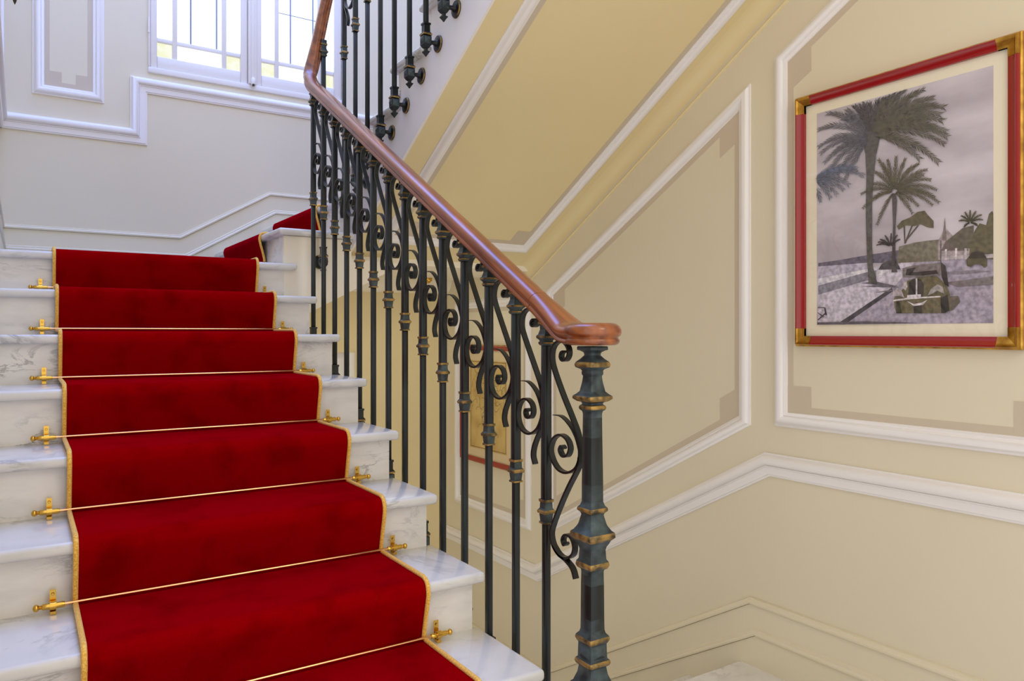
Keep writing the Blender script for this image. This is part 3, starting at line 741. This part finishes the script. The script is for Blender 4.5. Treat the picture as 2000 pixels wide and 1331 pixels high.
def glass_mat():
    m = bpy.data.materials.new('picture_glass'); m.use_nodes = True
    nt = m.node_tree; N_ = nt.nodes; L = nt.links; N_.remove(N_['Principled BSDF'])
    t = N_.new('ShaderNodeBsdfTransparent'); g = N_.new('ShaderNodeBsdfGlossy'); g.inputs['Roughness'].default_value = 0.02
    mx = N_.new('ShaderNodeMixShader'); lw = N_.new('ShaderNodeLayerWeight'); pw = N_.new('ShaderNodeMath'); pw.operation = 'POWER'; pw.inputs[1].default_value = 5; fr = N_.new('ShaderNodeMath'); fr.operation = 'MULTIPLY_ADD'; fr.inputs[1].default_value = 0.8; fr.inputs[2].default_value = 0.03
    L.new(lw.outputs['Facing'], pw.inputs[0]); L.new(pw.outputs[0], fr.inputs[0]); L.new(fr.outputs[0], mx.inputs[0]); L.new(t.outputs[0], mx.inputs[1]); L.new(g.outputs[0], mx.inputs[2]); L.new(mx.outputs[0], N_['Material Output'].inputs[0])
    return m
M['glass'] = glass_mat()
def plate(root, nm, y0, y1, z0, z1, x0, x1, m_):
    b = MB(); b.box((x0, y1, z0), (x1, y0, z1)); return rel(b, root).build(nm, m_, root)
PY0, PY1, PZ0, PZ1 = 1.778, 1.022, 1.280, 2.202
pic = empty('framed_photograph', (XR, 1.40, PZ0), 'large framed black and white photograph of a palm lined seaside road', 'picture')
frame(pic, PY0, PY1, PZ0, PZ1, 0.034, 0.030, 0.062)
plate(pic, 'mat_board', PY0-0.03, PY1+0.03, PZ0+0.03, PZ1-0.03, XR-0.008, XR-0.002, M['mat'])
plate(pic, 'glass', PY0-0.033, PY1+0.033, PZ0+0.033, PZ1-0.033, XR-0.0165, XR-0.0155, M['glass'])
QY0, QY1, QZ0, QZ1 = 1.699, 1.100, 1.355, 2.131
PW, PH = QY0-QY1, QZ1-QZ0
ART = [
    ('distant trees', (104, 98, 112), [(6,227),(92,231),(190,239),(320,247),(320,202),(208,211),(6,212)]),
    ('sea', (172, 166, 182), [(6,214),(208,213),(208,190),(6,167)]),
    ('beach', (208, 203, 216), [(6,169),(208,193),(290,208),(290,174),(6,137)]),
    ('promenade', (132, 128, 140), [(6,144),(208,183),(230,185),(230,155),(6,107)]),
    ('pavement', (190, 183, 196), [(6,110),(230,159),(320,206),(384,207),(325,121),(112,0),(6,1)]),
    ('road', (158, 149, 164), [(367,209),(604,197),(604,-4),(108,1),(285,116)]),
    ('kerb', (72, 68, 74), [(80,1),(112,0),(288,110),(285,123)]),
    ('garden', (116, 110, 96), [(302,204),(309,258),(359,266),(404,268),(442,268),(446,199)]),
    ('house', (160, 148, 150), [(436,203),(436,262),(452,293),(464,298),(483,273),(544,282),(544,198)]),
    ('roof', (104, 92, 90), [(446,232),(461,263),(511,251),(529,224)]),
    ('roof2', (96, 90, 78), [(464,262),(511,296),(544,301),(544,229),(489,237)]),
    ('right trees', (94, 88, 66), [(529,199),(535,255),(547,285),(561,305),(579,297),(587,330),(596,338),(604,331),(604,192)]),
    ('wall right', (176, 166, 170), [(446,202),(446,214),(604,208),(604,196)]),
    ('gate post', (206, 196, 200), [(458,201),(458,235),(464,235),(464,201)]),
    ('gate post', (206, 196, 200), [(489,200),(489,236),(495,235),(495,200)]),
    ('gate post', (206, 196, 200), [(517,198),(517,233),(524,232),(524,198)]),
    ('steeple', (120, 110, 106), [(449,264),(458,337),(464,262)]),
    ('pine crown', (96, 89, 66), [(302,327),(320,343),(347,350),(371,365),(394,366),(404,351),(423,329),(423,306),(404,311),(381,324),(361,320),(333,326),(309,314)]),
    ('pine branch', (80, 74, 64), [(327,266),(333,266),(357,324),(352,324)]),
    ('pine branch', (80, 74, 64), [(328,266),(332,266),(330,323),(325,324)]),
    ('pine branch', (80, 74, 64), [(330,276),(333,272),(377,321),(372,322)]),
    ('bush', (78, 72, 76), [(238,186),(249,204),(274,215),(302,209),(316,182)]),
    ('shadow', (96, 90, 100), [(171,144),(230,146),(309,125),(245,133)]),
    ('shadow', (104, 98, 108), [(174,132),(263,134),(313,121),(238,127)]),
    ('shadow', (110, 103, 112), [(219,108),(285,116),(288,110)]),
    ('shadow', (118, 110, 112), [(464,130),(604,140),(604,116),(495,115)]),
    ('shadow', (126, 118, 128), [(449,163),(541,163),(604,156),(495,154)]),
    ('shadow', (100, 92, 84), [(461,85),(499,86),(505,67),(483,42),(461,36)]),
    ('palm B trunk', (82, 76, 76), [(285,174),(306,173),(297,197),(299,331),(304,412),(299,437),(286,439),(290,332),(285,198)]),
    ('palm A trunk', (88, 84, 80), [(203,143),(234,141),(219,200),(216,270),(216,411),(223,515),(234,609),(190,618),(195,520),(193,379),(197,237)]),
    ('palm A heart', (84, 78, 74), [(190,592),(182,647),(193,687),(208,719),(238,718),(252,677),(245,636),(232,583)]),
    ('car body', (104, 97, 74), [(292,81),(302,105),(323,114),(340,143),(384,154),(436,151),(461,123),(474,94),(477,42),(458,33),(309,36),(299,47)]),
    ('car inside', (120, 112, 112), [(323,156),(323,185),(361,191),(446,193),(449,157),(384,151)]),
    ('car dash', (60, 55, 56), [(333,161),(337,181),(367,185),(357,169),(433,171),(439,159),(384,156)]),
    ('car door', (60, 54, 52), [(446,196),(461,182),(471,116),(458,124),(449,150)]),
    ('grille', (52, 48, 46), [(342,93),(344,136),(357,147),(371,147),(371,88)]),
    ('grille', (62, 57, 52), [(372,88),(372,147),(384,144),(394,127),(391,87)]),
    ('grille bar', (190, 182, 188), [(367,85),(367,149),(372,148),(372,85)]),
    ('fender', (168, 158, 162), [(288,92),(292,109),(306,120),(320,111),(330,86),(313,94)]),
    ('fender', (158, 150, 150), [(404,90),(417,113),(436,125),(452,117),(458,94),(436,105),(420,96)]),
    ('lamp glass', (180, 170, 172), [(323,121),(327,137),(337,140),(340,123),(333,110)]),
    ('bumper', (206, 198, 200), [(292,76),(292,81),(347,87),(446,88),(446,84),(350,81)]),
    ('bumper', (200, 192, 196), [(337,76),(361,65),(384,68),(404,77),(391,61),(361,58)]),
    ('plate', (196, 188, 192), [(339,86),(339,95),(384,96),(384,88)]),
    ('car dark', (58, 54, 46), [(361,35),(361,58),(387,61),(387,34)]),
    ('car dark', (66, 61, 50), [(302,36),(302,74),(313,77),(320,36)]),
    ('car dark', (50, 46, 44), [(449,33),(446,82),(468,91),(474,42),(461,34)]),
    ('car far', (84, 78, 58), [(526,177),(524,196),(535,211),(558,213),(576,207),(584,191),(584,172),(576,168),(564,180),(547,180),(538,173)]),
    ('car far roof', (58, 52, 44), [(530,199),(538,217),(558,220),(576,210),(582,197)]),
    ('lamp post', (86, 80, 80), [(446,191),(446,264),(449,264),(449,191)]),
    ('bench', (70, 66, 70), [(8,65),(37,64),(37,61),(8,62)]),
    ('bench', (70, 66, 70), [(33,63),(39,62),(46,34),(39,35)]),
    ('bench', (70, 66, 70), [(8,20),(41,46),(44,42),(8,15)]),
    ('bench', (80, 76, 80), [(8,46),(33,31),(31,27),(8,43)]),
    ('front shadow', (92, 86, 92), [(6,1),(6,9),(208,10),(384,3),(208,1)]),
]
FRONDS = [
    ((72, 67, 64), 30, 2.4, (216, 653), [(148,769),(174,769),(208,771),(238,771),(267,773),(295,776),(320,776),(122,739),(163,751),(252,770),(190,769)]),
    ((88, 82, 66), 34, 2.2, (216, 643), [(392,757),(423,722),(458,684),(446,664),(430,699),(464,605),(458,567),(441,512),(381,534),(342,781),(281,777),(367,750),(452,643),(468,588),(404,665),(433,625)]),
    ((92, 90, 98), 30, 2.0, (208, 637), [(46,765),(10,714),(10,650),(35,589),(92,542),(116,512),(72,615),(122,761),(102,733),(19,626),(56,563)]),
    ((92, 86, 66), 20, 2.0, (295, 441), [(240,561),(227,521),(216,481),(176,452),(182,401),(234,338),(272,555),(302,559),(333,546),(377,521),(405,496),(417,461),(436,425),(442,385),(423,378),(357,360),(377,381),(430,403),(394,481),(354,515),(256,540),(208,422)]),
    ((96, 100, 116), 30, 1.8, (-11, 534), [(186,515),(163,544),(112,477),(60,455),(19,447),(132,491),(92,538),(84,466)]),
    ((80, 74, 72), 9, 2.2, (283, 260), [(232,269),(245,288),(263,300),(285,305),(306,296),(316,281),(238,279)]),
    ((96, 90, 68), 9, 1.6, (535, 309), [(502,319),(508,334),(520,344),(535,348),(552,342),(569,329),(573,313),(517,298),(558,296)]),
]

def ppt(a, c_, k): return (XR-0.0086-0.00011*k, min(QY0, max(QY1, QY0-a/1000.0)), min(QZ1, max(QZ0, QZ0+c_/1000.0)))
m = mat('print_sky', srgb(170, 160, 168), 0.5)
noise_mix(m, srgb(184, 174, 182), srgb(222, 214, 222), 5, 4, 0.3, 0.68, stretch=(1, 0.7, 1.8))
prt = plate(pic, 'print', QY0, QY1, QZ0, QZ1, XR-0.0086, XR-0.0078, m)
inks = {}
def ink(c):
    if c not in inks:
        c_in = c; c = tuple(min(255, int(x*1.10)) for x in c); i_ = mat('print_ink_%d_%d_%d' % c, srgb(*c), 0.5)
        noise_mix(i_, srgb(*[x*0.86 for x in c]), srgb(*[min(255, x*1.12) for x in c]), 70, 4, 0.35, 0.65); inks[c_in] = i_; return i_
    return inks[c]
b = MB(); used = []
for k, (nm, c, pts) in enumerate(ART):
    if c not in used: used.append(c)
    b.add([ppt(a, z, 1+k) for a, z in pts], [tuple(range(len(pts)))], used.index(c))
rel(b, pic).build('printed_scene', [ink(c) for c in used], prt)
random.seed(11)
b = MB(); used = []; lay = 44
for col, ll, wd, c, tips in FRONDS:
    if col not in used: used.append(col)
    mi = used.index(col)
    for t in tips:
        lay += 0.06
        P0 = Vector(c); P2 = Vector(t); d = P2-P0; ln = d.length
        P1 = P0+d*0.5+Vector((0, 0.20*ln*(0.4+abs(d.x)/ln)))
        def bz(s): return P0*(1-s)**2+P1*2*s*(1-s)+P2*s*s
        nn = max(9, int(ln/6.5))
        for i in range(nn):
            s = 0.08+0.92*i/nn; p = bz(s); tg = (bz(min(1, s+0.05))-bz(max(0, s-0.05))).normalized(); nr = Vector((-tg.y, tg.x))
            w2 = 1.5*(1-s)+0.6; q = bz(min(1, s+1.0/nn))
            quads = [[p+nr*w2, p-nr*w2, q-nr*w2, q+nr*w2]]
            L_ = ll*(0.35+0.65*math.sin(min(1, s*1.25)*math.pi*0.85))*random.uniform(0.75, 1.1)
            for sg in (-1, 1):
                e_ = (tg*random.uniform(0.75, 0.95)+nr*sg*random.uniform(0.35, 0.6)).normalized()
                tip = p+e_*L_; mid = p+e_*L_*0.45; n2 = Vector((-e_.y, e_.x))*wd*0.7
                quads.append([p, mid+n2, tip, mid-n2])
            for qd in quads:
                if all(0 <= v_.x <= 599 and 0 <= v_.y <= 776 for v_ in qd): b.add([ppt(v_.x, v_.y, lay) for v_ in qd], [(0, 1, 2, 3)], mi)
o = rel(b, pic).build('printed_palms', [ink(c) for c in used], prt); o['kind'] = 'stuff'


# ------------------------------------------------------------------ framed map on the landing below
mp_ = empty('framed_map', (XR, 4.05, 0.50), 'red framed old yellowed map on the lower wall behind the balusters', 'picture')
frame(mp_, 4.352, 3.70, 0.500, 1.245, 0.030, 0.026, 0)
plate(mp_, 'mat_board', 4.33, 3.72, 0.52, 1.225, XR-0.008, XR-0.002, mat('map_mat', srgb(226, 204, 164), 0.6))
m = mat('parchment', srgb(214, 180, 104), 0.7)
noise_mix(m, srgb(196, 158, 84), srgb(226, 198, 126), 7, 5, 0.35, 0.65)
plate(mp_, 'map_sheet', 4.245, 3.806, 0.585, 1.150, XR-0.0092, XR-0.008, m)
b = MB(); e = 0.0015
for (y0, y1, z0, z1) in ((4.237, 3.814, 0.592, 0.596), (4.237, 3.814, 1.139, 1.143), (4.237, 4.233, 0.592, 1.143), (3.818, 3.814, 0.592, 1.143)):
    b.box((XR-0.0098, y1, z0), (XR-0.0090, y0, z1))
rel(b, mp_).build('border_line', mat('sepia', srgb(120, 84, 40), 0.7), mp_)
random.seed(5); b = MB()
for k in range(46):
    y = random.uniform(3.86, 4.19); z = random.uniform(0.78, 1.09); a = random.uniform(0, 6.28); pts = []
    if (y-4.0)*1.2 + 0.9 > z+0.22: continue
    for s_ in range(9):
        pts.append(Vector((XR-0.0096, min(4.22, max(3.83, y)), min(1.12, max(0.61, z))))); a += random.uniform(-1.1, 1.1); y += math.cos(a)*0.016; z += math.sin(a)*0.018
    for p, q in zip(pts[:-1], pts[1:]):
        d_ = q-p
        if d_.length < 1e-5: continue
        nn = Vector((0, -d_.z, d_.y)).normalized()*random.uniform(0.0006, 0.0018)
        b.add([p+nn, q+nn, q-nn, p-nn], [(0, 1, 2, 3)])
rel(b, mp_).build('coastline', mat('map_ink', srgb(96, 78, 48), 0.8), mp_, kind='stuff')
plate(mp_, 'glass', 4.325, 3.725, 0.525, 1.22, XR-0.0145, XR-0.0138, M['glass'])

# small brass fitting on the cornice below the upper landing
b = MB(); b.lathe([(0, 0.024), (-0.006, 0.026), (-0.010, 0.024), (-0.013, 0.026), (-0.019, 0.025), (-0.022, 0.018)], 24, (2.20, 4.36, 1.679))
b.lathe([(-0.022, 0.018), (-0.030, 0.012), (-0.034, 0.003)], 24, (2.20, 4.36, 1.679), )
o = b.build('ceiling_spotlight', M['brass'], None, smooth=40); o['label'] = 'small brass ceiling spotlight under the upper landing'; o['category'] = 'light'

# wall sconce at the top of the left wall
sc_ = empty('wall_sconce', (XL, 4.35, 2.92), 'dark bronze wall sconce tips at the top left corner', 'lamp')
b = MB(); b.lathe([(0, 0.006), (0.02, 0.016), (0.05, 0.024), (0.18, 0.024), (0.22, 0.010)], 12, (XL+0.006, 4.35, 2.965)); rel(b, sc_).build('back_plate', M['bronze'], sc_, smooth=40)
for dx, dz in ((0.034, 0.0), (0.070, -0.012)):
    b = MB(); b.lathe([(0, 0.001), (0.012, 0.006), (0.035, 0.012), (0.06, 0.010), (0.09, 0.004)], 10, (XL+dx, 4.35, 2.924+dz)); rel(b, sc_).build('leaf_tip', M['bronze'], sc_, smooth=40)
b = MB(); b.box((XL+0.005, 4.343, 3.03), (XL+0.10, 4.357, 3.05)); rel(b, sc_).build('arm', M['bronze'], sc_, bevel=(0.003, 2))
